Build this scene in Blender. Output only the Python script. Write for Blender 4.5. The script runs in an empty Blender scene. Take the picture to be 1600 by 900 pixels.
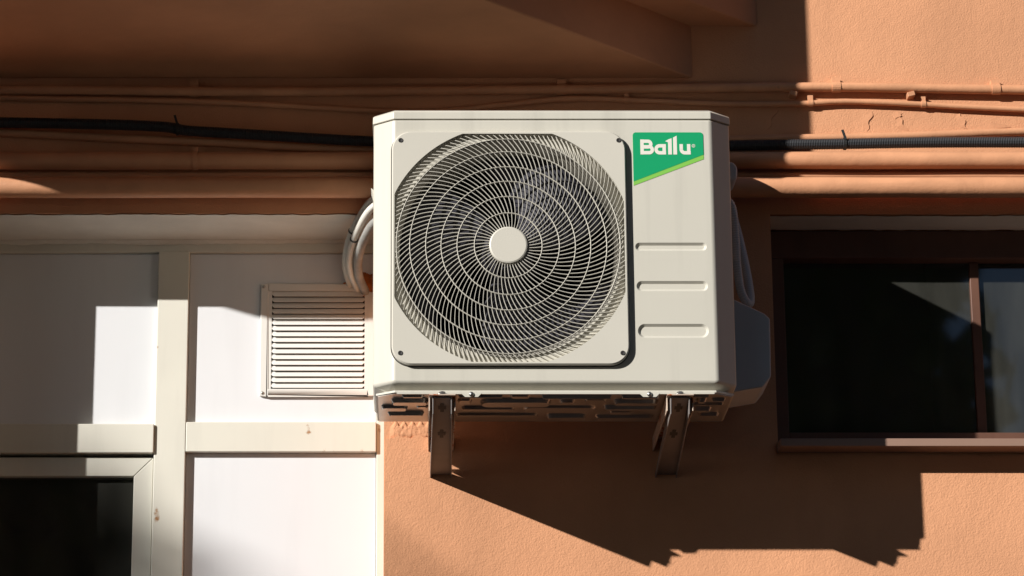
import bpy, bmesh, math, random
from mathutils import Vector, Matrix
R = math.radians
S = bpy.context.scene
COL = S.collection

# ------------------------------------------------------------------ camera
cam_d = bpy.data.cameras.new('camera')
cam_d.sensor_width = 36.0
cam_d.lens = 103.5
cam_d.shift_x = 0.09375
cam_d.clip_start = 0.05
cam_d.clip_end = 2000
cam = bpy.data.objects.new('camera', cam_d)
cam.location = (0.0, -7.27, 1.6)
cam.rotation_euler = (R(90 + 16.0), 0, 0)
COL.objects.link(cam)
S.camera = cam

# ------------------------------------------------------------------ sky, sun, exposure
SUN = Vector((1.25, 1.0, -0.665))            # the way the light travels
world = bpy.data.worlds.new('World')
S.world = world
world.use_nodes = True
wn = world.node_tree
wn.nodes.clear()
sky = wn.nodes.new('ShaderNodeTexSky')
sky.sky_type = 'NISHITA'
sky.sun_disc = False
sky.altitude = 1500
sky.air_density = 0.75
sky.dust_density = 0.4
sky.sun_elevation = math.atan2(0.665, math.hypot(1.25, 1.0))
sky.sun_rotation = math.atan2(-1.25, -1.0)
bg = wn.nodes.new('ShaderNodeBackground')
bg.inputs['Strength'].default_value = 0.05
wo = wn.nodes.new('ShaderNodeOutputWorld')
wn.links.new(sky.outputs[0], bg.inputs[0])
wn.links.new(bg.outputs[0], wo.inputs[0])
sun_d = bpy.data.lights.new('sun', 'SUN')
sun_d.energy = 5.0
sun_d.angle = R(0.53)
sun_d.color = (1.0, 0.965, 0.91)
sun = bpy.data.objects.new('sun', sun_d)
sun.rotation_euler = SUN.to_track_quat('-Z', 'Y').to_euler()
sun.location = (-8, -8, 9)
COL.objects.link(sun)
S.view_settings.view_transform = 'Standard'
S.view_settings.look = 'None'
S.view_settings.gamma = 1.0
S.view_settings.use_curve_mapping = False
S.view_settings.exposure = 0.42


# ------------------------------------------------------------------ materials
def mat(name, col, rough=0.6, metal=0.0, spec=0.5, noise=None, bump=None, spots=None, streak=None):
    """noise=(scale, amount) gentle tone change; bump=(scale, strength, distance); spots=(scale, threshold, colour)"""
    m = bpy.data.materials.new(name)
    m.use_nodes = True
    nt = m.node_tree
    b = nt.nodes['Principled BSDF']
    b.inputs['Base Color'].default_value = (*col, 1)
    b.inputs['Roughness'].default_value = rough
    b.inputs['Metallic'].default_value = metal
    b.inputs['Specular IOR Level'].default_value = spec
    tc = nt.nodes.new('ShaderNodeTexCoord')
    last = None

    def mix(fac, c1, c2, btype='MIX'):
        mx = nt.nodes.new('ShaderNodeMix')
        mx.data_type = 'RGBA'
        mx.blend_type = btype
        for v, i in ((fac, 0), (c1, 6), (c2, 7)):
            if hasattr(v, 'is_linked'):
                nt.links.new(v, mx.inputs[i])
            elif i == 0:
                mx.inputs[0].default_value = v
            else:
                mx.inputs[i].default_value = (*v, 1)
        return mx.outputs[2]

    def nz(scale, detail=4, stretch=None, rough_=0.55):
        n = nt.nodes.new('ShaderNodeTexNoise')
        n.inputs['Scale'].default_value = scale
        n.inputs['Detail'].default_value = detail
        n.inputs['Roughness'].default_value = rough_
        if stretch:
            mp = nt.nodes.new('ShaderNodeMapping')
            mp.inputs['Scale'].default_value = stretch
            nt.links.new(tc.outputs['Object'], mp.inputs[0])
            nt.links.new(mp.outputs[0], n.inputs[0])
        else:
            nt.links.new(tc.outputs['Object'], n.inputs[0])
        return n.outputs[0]

    def ramp(src, a, b_):
        r = nt.nodes.new('ShaderNodeMapRange')
        r.inputs[1].default_value = a
        r.inputs[2].default_value = b_
        nt.links.new(src, r.inputs[0])
        return r.outputs[0]
    cur = col
    if noise:
        sc, am = noise
        lo = tuple(c * (1 - am) for c in col)
        hi = tuple(min(1, c * (1 + am * 0.6)) for c in col)
        cur = mix(ramp(nz(sc), 0.3, 0.7), lo, hi)
    if streak:
        sc, am, sc3 = streak
        f = ramp(nz(sc, 5, sc3), 0.52, 0.8)
        dk = tuple(c * (1 - am) for c in col)
        mm = nt.nodes.new('ShaderNodeMath')
        mm.operation = 'MULTIPLY'
        nt.links.new(f, mm.inputs[0])
        mm.inputs[1].default_value = 0.8
        cur = mix(mm.outputs[0], cur, dk)
    if spots:
        sc, th, sc_col = spots
        f = ramp(nz(sc, 6), th, th + 0.06)
        cur = mix(f, cur, sc_col)
    if hasattr(cur, 'is_linked'):
        nt.links.new(cur, b.inputs['Base Color'])
    if bump:
        hs = None
        for (sc, st, di) in (bump if isinstance(bump, list) else [bump]):
            bp = nt.nodes.new('ShaderNodeBump')
            bp.inputs['Strength'].default_value = st
            bp.inputs['Distance'].default_value = di
            nt.links.new(nz(sc, 3), bp.inputs['Height'])
            if hs:
                nt.links.new(hs, bp.inputs['Normal'])
            hs = bp.outputs[0]
        nt.links.new(hs, b.inputs['Normal'])
    return m


M = {}
M['stucco'] = mat('orange_stucco', (0.64, 0.312, 0.168), 0.85, spec=0.25, noise=(2.3, 0.15),
                  bump=[(230, 0.5, 0.0032), (45, 0.25, 0.005)], streak=(3, 0.2, (1.4, 1.0, 0.25)))
M['smooth_plaster'] = mat('smooth_orange_plaster', (0.58, 0.28, 0.15), 0.8, spec=0.25, noise=(4, 0.12), bump=(45, 0.35, 0.004))
M['pipe_paint'] = mat('orange_pipe_paint', (0.63, 0.305, 0.163), 0.55, spec=0.4, noise=(9, 0.14), bump=[(30, 0.35, 0.003), (160, 0.2, 0.002)],
                      streak=(14, 0.35, (0.15, 1, 2)), spots=(28, 0.73, (0.30, 0.17, 0.11)))
M['whitewash'] = mat('white_lintel_paint', (0.72, 0.70, 0.64), 0.8, spec=0.2, noise=(5, 0.12), bump=(40, 0.3, 0.004))
M['black_plastic'] = mat('black_conduit', (0.025, 0.026, 0.03), 0.45, spec=0.5)
M['panel'] = mat('white_laminate', (0.69, 0.698, 0.72), 0.42, spec=0.4, noise=(1.5, 0.04), streak=(4, 0.10, (2.2, 1, 0.3)))
M['frame_white'] = mat('cream_white_metal', (0.66, 0.64, 0.565), 0.45, spec=0.45, noise=(3, 0.05), spots=(19, 0.685, (0.33, 0.17, 0.07)),
                       streak=(5, 0.13, (3, 1, 0.35)))
M['vent_white'] = mat('white_vent_plastic', (0.70, 0.69, 0.655), 0.4, spec=0.45, noise=(6, 0.05))
M['ac_white'] = mat('ivory_casing_paint', (0.545, 0.522, 0.455), 0.42, spec=0.45, noise=(2.5, 0.03), streak=(6, 0.18, (3.0, 1, 0.18)),
                    spots=(33, 0.79, (0.34, 0.29, 0.22)))
M['ac_plastic'] = mat('ivory_grille_plastic', (0.55, 0.525, 0.46), 0.45, spec=0.45, noise=(4, 0.03))
M['ac_grey'] = mat('grey_valve_cover', (0.40, 0.42, 0.45), 0.45, spec=0.45, noise=(5, 0.06))
M['pan'] = mat('galvanised_pan', (0.50, 0.47, 0.43), 0.33, metal=0.75, noise=(8, 0.12))
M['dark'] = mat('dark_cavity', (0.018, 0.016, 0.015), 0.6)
M['fan'] = mat('blue_grey_fan_plastic', (0.028, 0.027, 0.036), 0.62, spec=0.25)
M['coil'] = mat('dark_coil_fins', (0.03, 0.028, 0.026), 0.5, metal=0.3, bump=(300, 0.4, 0.002))
M['shroud'] = mat('shroud_sheet', (0.33, 0.31, 0.27), 0.5)
M['green'] = mat('green_badge', (0.007, 0.315, 0.125), 0.35)
M['lime'] = mat('lime_badge', (0.21, 0.50, 0.085), 0.35)
M['badge_white'] = mat('badge_letter_white', (0.72, 0.69, 0.62), 0.4)
M['screw'] = mat('screw_steel', (0.42, 0.41, 0.39), 0.3, metal=0.9)
M['bracket'] = mat('bracket_grey_paint', (0.22, 0.195, 0.185), 0.5, noise=(14, 0.15), spots=(26, 0.66, (0.25, 0.075, 0.02)))
M['bracket_rust'] = mat('bracket_rust_edge', (0.55, 0.43, 0.34), 0.6, noise=(30, 0.2), spots=(30, 0.55, (0.36, 0.09, 0.02)))
M['brown_frame'] = mat('brown_window_frame', (0.13, 0.062, 0.042), 0.5, spec=0.35, noise=(6, 0.2), streak=(8, 0.25, (4, 1, 0.4)))
M['sill'] = mat('brown_sill_metal', (0.29, 0.18, 0.135), 0.42, noise=(4, 0.10))
M['hose_white'] = mat('white_hose', (0.66, 0.64, 0.58), 0.5, noise=(20, 0.08))
M['hose_grey'] = mat('grey_insulation', (0.30, 0.29, 0.27), 0.8, noise=(30, 0.25), bump=(80, 0.5, 0.004))
M['foam'] = mat('orange_mounting_foam', (0.42, 0.13, 0.03), 0.9, noise=(40, 0.35), bump=(60, 0.9, 0.01))
M['tie'] = mat('black_cable_tie', (0.02, 0.02, 0.02), 0.5)
M['asphalt'] = mat('asphalt', (0.045, 0.042, 0.04), 0.9, noise=(3, 0.2))
M['pavement'] = mat('pavement_concrete', (0.07, 0.06, 0.05), 0.9, noise=(2, 0.15))
M['bark'] = mat('bark', (0.07, 0.05, 0.035), 0.9, noise=(8, 0.3))
M['far_wall'] = mat('far_render', (0.22, 0.18, 0.14), 0.9, noise=(0.6, 0.2))
M['far_glass'] = mat('far_window_glass', (0.02, 0.022, 0.025), 0.1)
M['leaf'] = mat('leaf', (0.065, 0.105, 0.032), 0.5, noise=(0.8, 0.4))


_nt = M['leaf'].node_tree
_tr = _nt.nodes.new('ShaderNodeBsdfTranslucent')
_tr.inputs[0].default_value = (0.26, 0.40, 0.08, 1)
_mx = _nt.nodes.new('ShaderNodeMixShader')
_mx.inputs[0].default_value = 0.5
_nt.links.new(_nt.nodes['Principled BSDF'].outputs[0], _mx.inputs[1])
_nt.links.new(_tr.outputs[0], _mx.inputs[2])
_nt.links.new(_mx.outputs[0], _nt.nodes['Material Output'].inputs[0])


def glass_mat(name, dust, tint):
    m = bpy.data.materials.new(name)
    m.use_nodes = True
    nt = m.node_tree
    nt.nodes.clear()
    out = nt.nodes.new('ShaderNodeOutputMaterial')
    tr = nt.nodes.new('ShaderNodeBsdfTransparent')
    tr.inputs[0].default_value = (*tint, 1)
    di = nt.nodes.new('ShaderNodeBsdfDiffuse')
    di.inputs[0].default_value = (0.30, 0.30, 0.26, 1)
    gl = nt.nodes.new('ShaderNodeBsdfGlossy')
    gl.inputs['Roughness'].default_value = 0.03
    fr = nt.nodes.new('ShaderNodeFresnel')
    fr.inputs[0].default_value = 1.85
    n = nt.nodes.new('ShaderNodeTexNoise')
    n.inputs['Scale'].default_value = 7
    n.inputs['Detail'].default_value = 6
    tc = nt.nodes.new('ShaderNodeTexCoord')
    mp = nt.nodes.new('ShaderNodeMapping')
    mp.inputs['Scale'].default_value = (2.2, 1, 0.5)
    nt.links.new(tc.outputs['Object'], mp.inputs[0])
    nt.links.new(mp.outputs[0], n.inputs[0])
    mr = nt.nodes.new('ShaderNodeMapRange')
    mr.inputs[1].default_value = 0.3
    mr.inputs[2].default_value = 0.8
    mr.inputs[3].default_value = dust * 0.6
    mr.inputs[4].default_value = dust * 1.5
    nt.links.new(n.outputs[0], mr.inputs[0])
    m1 = nt.nodes.new('ShaderNodeMixShader')
    m2 = nt.nodes.new('ShaderNodeMixShader')
    nt.links.new(mr.outputs[0], m1.inputs[0])
    nt.links.new(tr.outputs[0], m1.inputs[1])
    nt.links.new(di.outputs[0], m1.inputs[2])
    nt.links.new(fr.outputs[0], m2.inputs[0])
    nt.links.new(m1.outputs[0], m2.inputs[1])
    nt.links.new(gl.outputs[0], m2.inputs[2])
    nt.links.new(m2.outputs[0], out.inputs[0])
    return m


M['glass'] = glass_mat('dusty_window_glass', 0.11, (0.55, 0.57, 0.52))
M['glass_dark'] = glass_mat('dark_sash_glass', 0.11, (0.35, 0.33, 0.32))
M['curtain'] = mat('grey_curtain', (0.16, 0.165, 0.14), 0.9, noise=(5, 0.1))


# ------------------------------------------------------------------ mesh helpers
def link(o, parent=None):
    COL.objects.link(o)
    if parent:
        o.parent = parent
    return o


def obj(name, bm, m, parent=None, smooth=False, bevel=None, seg=2, angle=35):
    me = bpy.data.meshes.new(name)
    bmesh.ops.recalc_face_normals(bm, faces=bm.faces)
    bm.to_mesh(me)
    bm.free()
    me.materials.append(M[m] if isinstance(m, str) else m)
    o = bpy.data.objects.new(name, me)
    if bevel:
        b = o.modifiers.new('bevel', 'BEVEL')
        b.width = bevel
        b.segments = seg
        b.limit_method = 'ANGLE'
        b.angle_limit = R(angle)
        b.harden_normals = True
        smooth = True
    if smooth:
        for p in me.polygons:
            p.use_smooth = True
    return link(o, parent)


def tag(o, label=None, cat=None, group=None, kind=None):
    for k, v in (('label', label), ('category', cat), ('group', group), ('kind', kind)):
        if v:
            o[k] = v
    return o


def empty(name, loc, label, cat, group=None):
    o = bpy.data.objects.new(name, None)
    o.location = loc
    o.empty_display_size = 0.1
    tag(o, label, cat, group)
    return link(o)


def under(o, parent):
    """parent a mesh built in world coordinates to an Empty that is not at the origin"""
    o.parent = parent
    o.matrix_parent_inverse = Matrix.Translation(parent.location).inverted() if parent.parent is None else \
        Matrix.Translation(parent.location).inverted()
    return o


def box(bm, x0, x1, y0, y1, z0, z1):
    v = [bm.verts.new(p) for p in ((x0, y0, z0), (x1, y0, z0), (x1, y1, z0), (x0, y1, z0),
                                   (x0, y0, z1), (x1, y0, z1), (x1, y1, z1), (x0, y1, z1))]
    for f in ((0, 3, 2, 1), (4, 5, 6, 7), (0, 1, 5, 4), (1, 2, 6, 5), (2, 3, 7, 6), (3, 0, 4, 7)):
        bm.faces.new([v[i] for i in f])
    return v


def prism(bm, pts, axis, a, b, scale_b=None):
    """polygon pts (2-D) extruded along an axis ('x','y','z') from a to b"""
    def P(p, t):
        if axis == 'y':
            return (p[0], t, p[1])
        if axis == 'z':
            return (p[0], p[1], t)
        return (t, p[0], p[1])
    q = scale_b or pts
    A = [bm.verts.new(P(p, a)) for p in pts]
    B = [bm.verts.new(P(p, b)) for p in q]
    n = len(pts)
    bm.faces.new(A)
    bm.faces.new(B[::-1])
    for i in range(n):
        bm.faces.new((A[i], B[i], B[(i + 1) % n], A[(i + 1) % n]))


def rrect(x0, x1, z0, z1, r, n=6):
    pts = []
    for cx, cz, a0 in ((x1 - r, z1 - r, 0), (x0 + r, z1 - r, 90), (x0 + r, z0 + r, 180), (x1 - r, z0 + r, 270)):
        for i in range(n + 1):
            a = R(a0 + 90 * i / n)
            pts.append((cx + r * math.cos(a), cz + r * math.sin(a)))
    return pts


def smooth_path(pts, n):
    """Catmull-Rom through pts, n steps per span"""
    P = [Vector(p) for p in pts]
    P = [P[0] * 2 - P[1]] + P + [P[-1] * 2 - P[-2]]
    out = []
    for i in range(1, len(P) - 2):
        for k in range(n):
            t = k / n
            a, b, c, d = P[i - 1], P[i], P[i + 1], P[i + 2]
            out.append(0.5 * ((2 * b) + (c - a) * t + (2 * a - 5 * b + 4 * c - d) * t * t + (3 * b - a - 3 * c + d) * t ** 3))
    out.append(P[-2])
    return out


def tube(bm, path, rad, seg=12, cap=True):
    """rad: number or function of index"""
    rf = rad if callable(rad) else (lambda i: rad)
    rings = []
    up0 = Vector((0, 0, 1))
    n = len(path)
    for i, p in enumerate(path):
        t = (path[min(i + 1, n - 1)] - path[max(i - 1, 0)]).normalized()
        up = up0 if abs(t.z) < 0.95 else Vector((0, 1, 0))
        if i:
            up = prev_u
        s = t.cross(up).normalized()
        u = s.cross(t).normalized()
        prev_u = u
        r = rf(i)
        rings.append([bm.verts.new(p + r * (math.cos(a) * s + math.sin(a) * u)) for a in [2 * math.pi * k / seg for k in range(seg)]])
    for a, b in zip(rings, rings[1:]):
        for k in range(seg):
            bm.faces.new((a[k], a[(k + 1) % seg], b[(k + 1) % seg], b[k]))
    if cap:
        bm.faces.new(rings[0][::-1])
        bm.faces.new(rings[-1])


def resample(path, step):
    out = [path[0]]
    acc = 0.0
    for a, b in zip(path, path[1:]):
        L = (b - a).length
        d = step - acc
        while d <= L:
            out.append(a.lerp(b, d / L))
            d += step
        acc = L - (d - step)
    return out


def corrugated(bm, path, r, pitch, depth, seg=12):
    p = resample(path, pitch / 3)
    tube(bm, p, lambda i: r - (0, depth, depth * 0.9)[i % 3], seg)


def lathe_y(bm, prof, cx, cz, seg=32):
    """profile [(radius, y)] round the Y axis through (cx, cz)"""
    rings = []
    for r, y in prof:
        if r < 1e-6:
            rings.append([bm.verts.new((cx, y, cz))])
        else:
            rings.append([bm.verts.new((cx + r * math.cos(2 * math.pi * k / seg), y, cz + r * math.sin(2 * math.pi * k / seg))) for k in range(seg)])
    for a, b in zip(rings, rings[1:]):
        for k in range(seg):
            k2 = (k + 1) % seg
            if len(a) == 1:
                bm.faces.new((a[0], b[k2], b[k]))
            elif len(b) == 1:
                bm.faces.new((a[k], a[k2], b[0]))
            else:
                bm.faces.new((a[k], a[k2], b[k2], b[k]))


def bake(o):
    """turn the modifiers of o into its mesh"""
    dg = bpy.context.evaluated_depsgraph_get()
    me = bpy.data.meshes.new_from_object(o.evaluated_get(dg))
    o.modifiers.clear()
    o.data = me


def new():
    return bmesh.new()


# ================================================================== SETTING
bm = new()
box(bm, -400, 400, -400, -2.2, -0.3, -0.12)
tag(obj('road', bm, 'asphalt'), kind='structure')
bm = new()
box(bm, -400, 400, -2.19, 30, -0.3, 0.0)
tag(obj('pavement', bm, 'pavement', bevel=0.02), kind='structure')

# ------------------------------------------------------------------ the house
XL0, XL1, ZLT = -1.160, -0.081, 3.886      # recess on the left
XW0, XW1, ZWB, ZWT = 0.916, 2.50, 3.258, 3.883   # window opening
house = empty('apartment_building', (0, 0, 0), 'orange stucco house wall with a balcony, behind the air conditioner', 'building')
bm = new()
xs = [-7.0, XL0, XL1, XW0, XW1, 7.0]
zs = [0.0, 0.9, ZWB, ZWT, 9.0]
# vertical slabs of wall, butted end to end, leaving the two openings
box(bm, -7, XL0, 0, 0.42, 0, 9)
box(bm, XL0, XL1, 0, 0.42, ZLT, 9)
box(bm, XL0, XL1, 0, 0.42, 0, 0.9)
box(bm, XL1, XW0, 0, 0.42, 0, 9)
box(bm, XW0, XW1, 0, 0.42, ZWT, 9)
box(bm, XW0, XW1, 0, 0.42, 0, ZWB)
box(bm, XW1, 7, 0, 0.42, 0, 9)
bmesh.ops.remove_doubles(bm, verts=bm.verts, dist=1e-5)
wall = obj('wall', bm, 'stucco', house)
# dark rooms behind the openings
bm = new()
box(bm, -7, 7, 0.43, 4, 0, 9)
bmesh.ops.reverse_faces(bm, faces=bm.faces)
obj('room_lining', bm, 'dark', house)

# lower coat of plaster: a few millimetres proud, with a ragged top edge
random.seed(4)
bm = new()
pts = []
x = XL1 + 0.002
while x < 6.9:
    pts.append((x, 3.243 + (0.044 if x < XW0 - 0.01 else 0) + random.uniform(-0.0018, 0.0018) + (0.012 * max(0, 1 - abs(x + 0.02) / 0.12) * random.random())))
    x += 0.011 if x < 1.0 else 0.05
poly = [(XL1 + 0.002, 0.01)] + pts + [(6.9, 3.243), (6.9, 0.01)]
prism(bm, poly, 'y', -0.006, 0.01)
obj('plaster_coat', bm, 'stucco', house)
# lumpy plaster patch above it by the white screen
bm = new()
n = 46
g = [[None] * 9 for _ in range(n + 1)]
for i in range(n + 1):
    for j in range(9):
        u, v = i / n, j / 8
        edge = min(1, 6 * min(u, 1 - u), 4 * min(v + 0.12, 1 - v))
        g[i][j] = bm.verts.new((XL1 + 0.003 + u * 0.14, 0.004 - max(0, edge) * (0.007 + 0.003 * random.random()), 3.289 + v * (0.045 + 0.008 * math.sin(i * 0.9))))
for i in range(n):
    for j in range(8):
        bm.faces.new((g[i][j], g[i + 1][j], g[i + 1][j + 1], g[i][j + 1]))
obj('plaster_patch', bm, 'stucco', house, smooth=True)


# whitewashed undersides of the two openings, uneven brushed edge on the wall face
def soffit(name, x0, x1, z, y1):
    bm = new()
    pts = []
    x = x0 + 0.001
    while x < x1 - 0.001:
        pts.append((x, -0.001 + 0.0 * random.random()))
        x += 0.02
    pts.append((x1 - 0.001, -0.001))
    A = [bm.verts.new((p[0], p[1] + random.uniform(0.001, 0.010), z - 0.003)) for p in pts]
    B = [bm.verts.new((p[0], y1 + random.uniform(-0.004, 0.004), z - 0.003)) for p in pts]
    for i in range(len(pts) - 1):
        bm.faces.new((A[i], A[i + 1], B[i + 1], B[i]))
    return obj(name, bm, 'whitewash', house)


soffit('lintel_paint', XL0, XL1, ZLT, 0.258)
soffit('lintel_paint', XW0, XW1, ZWT, 0.128)

bm = new()
box(bm, XL0 + 0.0005, XL0 + 0.004, 0.004, 0.249, 0.91, ZLT - 0.004)
obj('reveal_paint', bm, 'whitewash', house)
# ragged bead of filler over the head of the white screen
random.seed(12)
bm = new()
rows = []
x = XL0 + 0.005
hgt = 0.0
while x < XL1 - 0.004:
    hgt = 0.7 * hgt + random.uniform(-0.0022, 0.0022)
    yb_ = 0.236 + random.uniform(-0.001, 0.001)
    rows.append([bm.verts.new(p) for p in ((x, yb_ - 0.010, ZLT - 0.0035), (x, yb_ - 0.006, ZLT - 0.009 + hgt), (x, yb_ + 0.001, ZLT - 0.011 + hgt))])
    x += 0.012
for a, b in zip(rows, rows[1:]):
    for k in range(2):
        bm.faces.new((a[k], a[k + 1], b[k + 1], b[k]))
obj('filler_bead', bm, 'whitewash', house, smooth=True)

# curled flakes and cracks in the paint between the pipes
flakes = [(1.185, 4.138, 0.06, 0.3), (1.27, 4.135, 0.055, -0.5), (1.262, 4.15, 0.03, 0.9), (1.43, 4.14, 0.05, -0.35), (1.50, 4.115, 0.10, 1.45), (0.93, 4.14, 0.07, 0.45)]
for i, (fx, fz, L, tilt) in enumerate(flakes):
    bm = new()
    rows = []
    m_ = 9
    for k in range(m_):
        t = k / (m_ - 1) - 0.5
        cx = fx + math.sin(tilt) * L * t + 0.004 * math.sin(k * 1.3 + i)
        cz = fz + math.cos(tilt) * L * t
        w_ = 0.010 * (1 - (2 * t) ** 2) + 0.001
        nx, nz_ = math.cos(tilt), -math.sin(tilt)
        rows.append([bm.verts.new((cx - nx * w_ * 1.6, -0.0005, cz - nz_ * w_ * 1.6)),
                     bm.verts.new((cx, -0.0022 * (1 - (2 * t) ** 2) - 0.0005, cz)),
                     bm.verts.new((cx + nx * 0.0012, 0.0005, cz + nz_ * 0.0012))])
    for a, b in zip(rows, rows[1:]):
        for k in range(2):
            bm.faces.new((a[k], a[k + 1], b[k + 1], b[k]))
    obj('paint_flake', bm, 'smooth_plaster', house)

# balcony: lower beam and wider slab with parapet above it, both with canted ends
balcony = bpy.data.objects.new('balcony', None)
link(balcony, house)


def cant(wx0, wx1, d, k=1.0):
    return [(wx0, 0.0), (wx0 + d, -d), (wx1 - d * k, -d), (wx1, 0.0)]


bm = new()
prism(bm, cant(-2.14, 0.727, 0.65), 'z', 4.2556, 4.41)
obj('balcony_beam', bm, 'smooth_plaster', balcony, bevel=0.006)
bm = new()
prism(bm, cant(-2.31, 0.90, 0.746, 1.07), 'z', 4.4007, 5.45)
obj('balcony_parapet', bm, 'smooth_plaster', balcony, bevel=0.006)

# ================================================================== WHITE PANELLED SCREEN in the left recess
scr = empty('panelled_screen', (-0.6, 0.25, 0.9), 'white panelled screen with cream frame and a dark sash, set in the left recess', 'window screen')


def part(name, m, parent, x0, x1, y0, y1, z0, z1, bevel=0.0025):
    bm = new()
    box(bm, x0, x1, y0, y1, z0, z1)
    return under(obj(name, bm, m, None, bevel=bevel), parent)


YP = 0.25
part('head_rail', 'frame_white', scr, XL0 + 0.001, XL1 - 0.001, YP - 0.012, YP + 0.05, 3.8515, ZLT - 0.004)
part('post', 'frame_white', scr, -0.684, -0.602, YP - 0.020, YP + 0.05, 0.92, 3.8510)
part('edge_trim', 'frame_white', scr, -0.1035, XL1 - 0.001, YP - 0.010, YP + 0.05, 0.92, 3.8510)
part('panel', 'panel', scr, XL0 + 0.001, -0.6845, YP, YP + 0.04, 3.380, 3.8510)
part('panel', 'panel', scr, -0.6015, -0.104, YP, YP + 0.04, 3.387, 3.8510)
part('panel', 'panel', scr, -0.6015, -0.104, YP, YP + 0.04, 0.92, 3.306)
part('rail', 'frame_white', scr, XL0 + 0.001, -0.6845, YP - 0.028, YP + 0.05, 3.302, 3.3795)
part('rail', 'frame_white', scr, -0.6015, -0.104, YP - 0.020, YP + 0.05, 3.3065, 3.3865)
sash = bpy.data.objects.new('sash', None)
sash.location = (-0.9, 0.0, -0.6)
link(sash, scr)


def spart(name, m, x0, x1, y0, y1, z0, z1, bevel=0.002):
    bm = new()
    box(bm, x0, x1, y0, y1, z0, z1)
    o = obj(name, bm, m, None, bevel=bevel)
    o.parent = sash
    o.matrix_parent_inverse = Matrix.Translation(scr.location + sash.location).inverted()
    return o


zs0, zs1, st = 1.6, 3.2935, 0.050
bm = new()
# mitred sash members
for pts in ([(XL0 + 0.01, zs1), (-0.686, zs1), (-0.686 - st, zs1 - st), (XL0 + 0.01 + st, zs1 - st)],):
    prism(bm, pts, 'y', YP - 0.010, YP + 0.04)
o = obj('sash_rail', bm, 'frame_white', None, bevel=0.002)
o.parent = sash
o.matrix_parent_inverse = Matrix.Translation(scr.location + sash.location).inverted()
bm = new()
prism(bm, [(-0.6855, zs1 - 0.0007), (-0.6855, zs0), (-0.6855 - st, zs0 + st), (-0.6855 - st, zs1 - st - 0.0007)], 'y', YP - 0.010, YP + 0.04)
o = obj('sash_stile', bm, 'frame_white', None, bevel=0.002)
o.parent = sash
o.matrix_parent_inverse = Matrix.Translation(scr.location + sash.location).inverted()
bm = new()
prism(bm, [(XL0 + 0.01, zs0), (XL0 + 0.01, zs1 - 0.0007), (XL0 + 0.01 + st, zs1 - st - 0.0007), (XL0 + 0.01 + st, zs0 + st)], 'y', YP - 0.010, YP + 0.04)
o = obj('sash_stile', bm, 'frame_white', None, bevel=0.002)
o.parent = sash
o.matrix_parent_inverse = Matrix.Translation(scr.location + sash.location).inverted()
spart('pane', 'glass_dark', XL0 + 0.012 + st, -0.687 - st, YP + 0.012, YP + 0.018, zs0 + 0.01, zs1 - st + 0.006, None)

# ------------------------------------------------------------------ louvred vent screwed on the screen
vent = empty('wall_vent', (-0.262, 0.25, 3.459), 'square white louvred vent on the white panel, partly behind the air conditioner', 'vent')
vx0, vx1, vz0, vz1 = -0.4117, -0.106, 3.4587, 3.7652
fy = YP - 0.009
bm = new()
t_ = 0.020
box(bm, vx0, vx0 + t_, fy, YP - 0.001, vz0, vz1)
box(bm, vx1 - t_, vx1, fy, YP - 0.001, vz0, vz1)
box(bm, vx0 + t_, vx1 - t_, fy, YP - 0.001, vz1 - t_, vz1)
box(bm, vx0 + t_, vx1 - t_, fy, YP - 0.001, vz0, vz0 + t_)
bmesh.ops.remove_doubles(bm, verts=bm.verts, dist=1e-5)
under(obj('vent_frame', bm, 'vent_white', None, bevel=0.0025), vent)
part('vent_backing', 'dark', vent, vx0 + t_, vx1 - t_, YP - 0.003, YP - 0.001, vz0 + t_, vz1 - t_, None)
ins = 0.010
x0, x1 = vx0 + t_ + ins, vx1 - t_ - ins
# flat surround inside the frame
for a in ((vx0 + t_, x0, vz0 + t_, vz1 - t_), (x1, vx1 - t_, vz0 + t_, vz1 - t_)):
    part('vent_border', 'vent_white', vent, a[0], a[1], YP - 0.0075, YP - 0.003, a[2], a[3], None)
ns = 17
pit = (3.7445 - 3.4790) / ns
slat_me = None
for i in range(ns):
    zt = 3.7445 - i * pit
    if slat_me is None:
        bm = new()
        # louvre blade: top edge set back, bottom edge proud, dark slot under it; ends pinched
        pr_ = [(YP - 0.0040, 0.0), (YP - 0.0115, -pit * 0.90), (YP - 0.0102, -pit * 0.94), (YP - 0.0022, -pit * 0.05)]
        pe_ = [(YP - 0.0035, -0.001), (YP - 0.0075, -pit * 0.5), (YP - 0.0070, -pit * 0.55), (YP - 0.0022, -pit * 0.05)]
        secs = [(x0, pe_), (x0 + 0.006, pr_), (x1 - 0.006, pr_), (x1, pe_)]
        rings = [[bm.verts.new((xx - vent.location.x, p[0] - vent.location.y, p[1])) for p in ps] for xx, ps in secs]
        for a, b in zip(rings, rings[1:]):
            for k in range(4):
                bm.faces.new((a[k], a[(k + 1) % 4], b[(k + 1) % 4], b[k]))
        bm.faces.new(rings[0][::-1])
        bm.faces.new(rings[-1])
        o = obj('slat', bm, 'vent_white', vent)
        slat_me = o.data
    else:
        o = link(bpy.data.objects.new('slat', slat_me), vent)
    o.location = (0, 0, zt - vent.location.z)
for sx, sz in ((vx0 + 0.008, vz1 - 0.008), (vx0 + 0.008, vz0 + 0.008)):
    bm = new()
    lathe_y(bm, [(0.0, fy - 0.003), (0.003, fy - 0.0026), (0.0045, fy - 0.001), (0.0045, fy + 0.001)], sx, sz, 12)
    under(obj('screw', bm, 'screw', None, smooth=True), vent)

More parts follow.
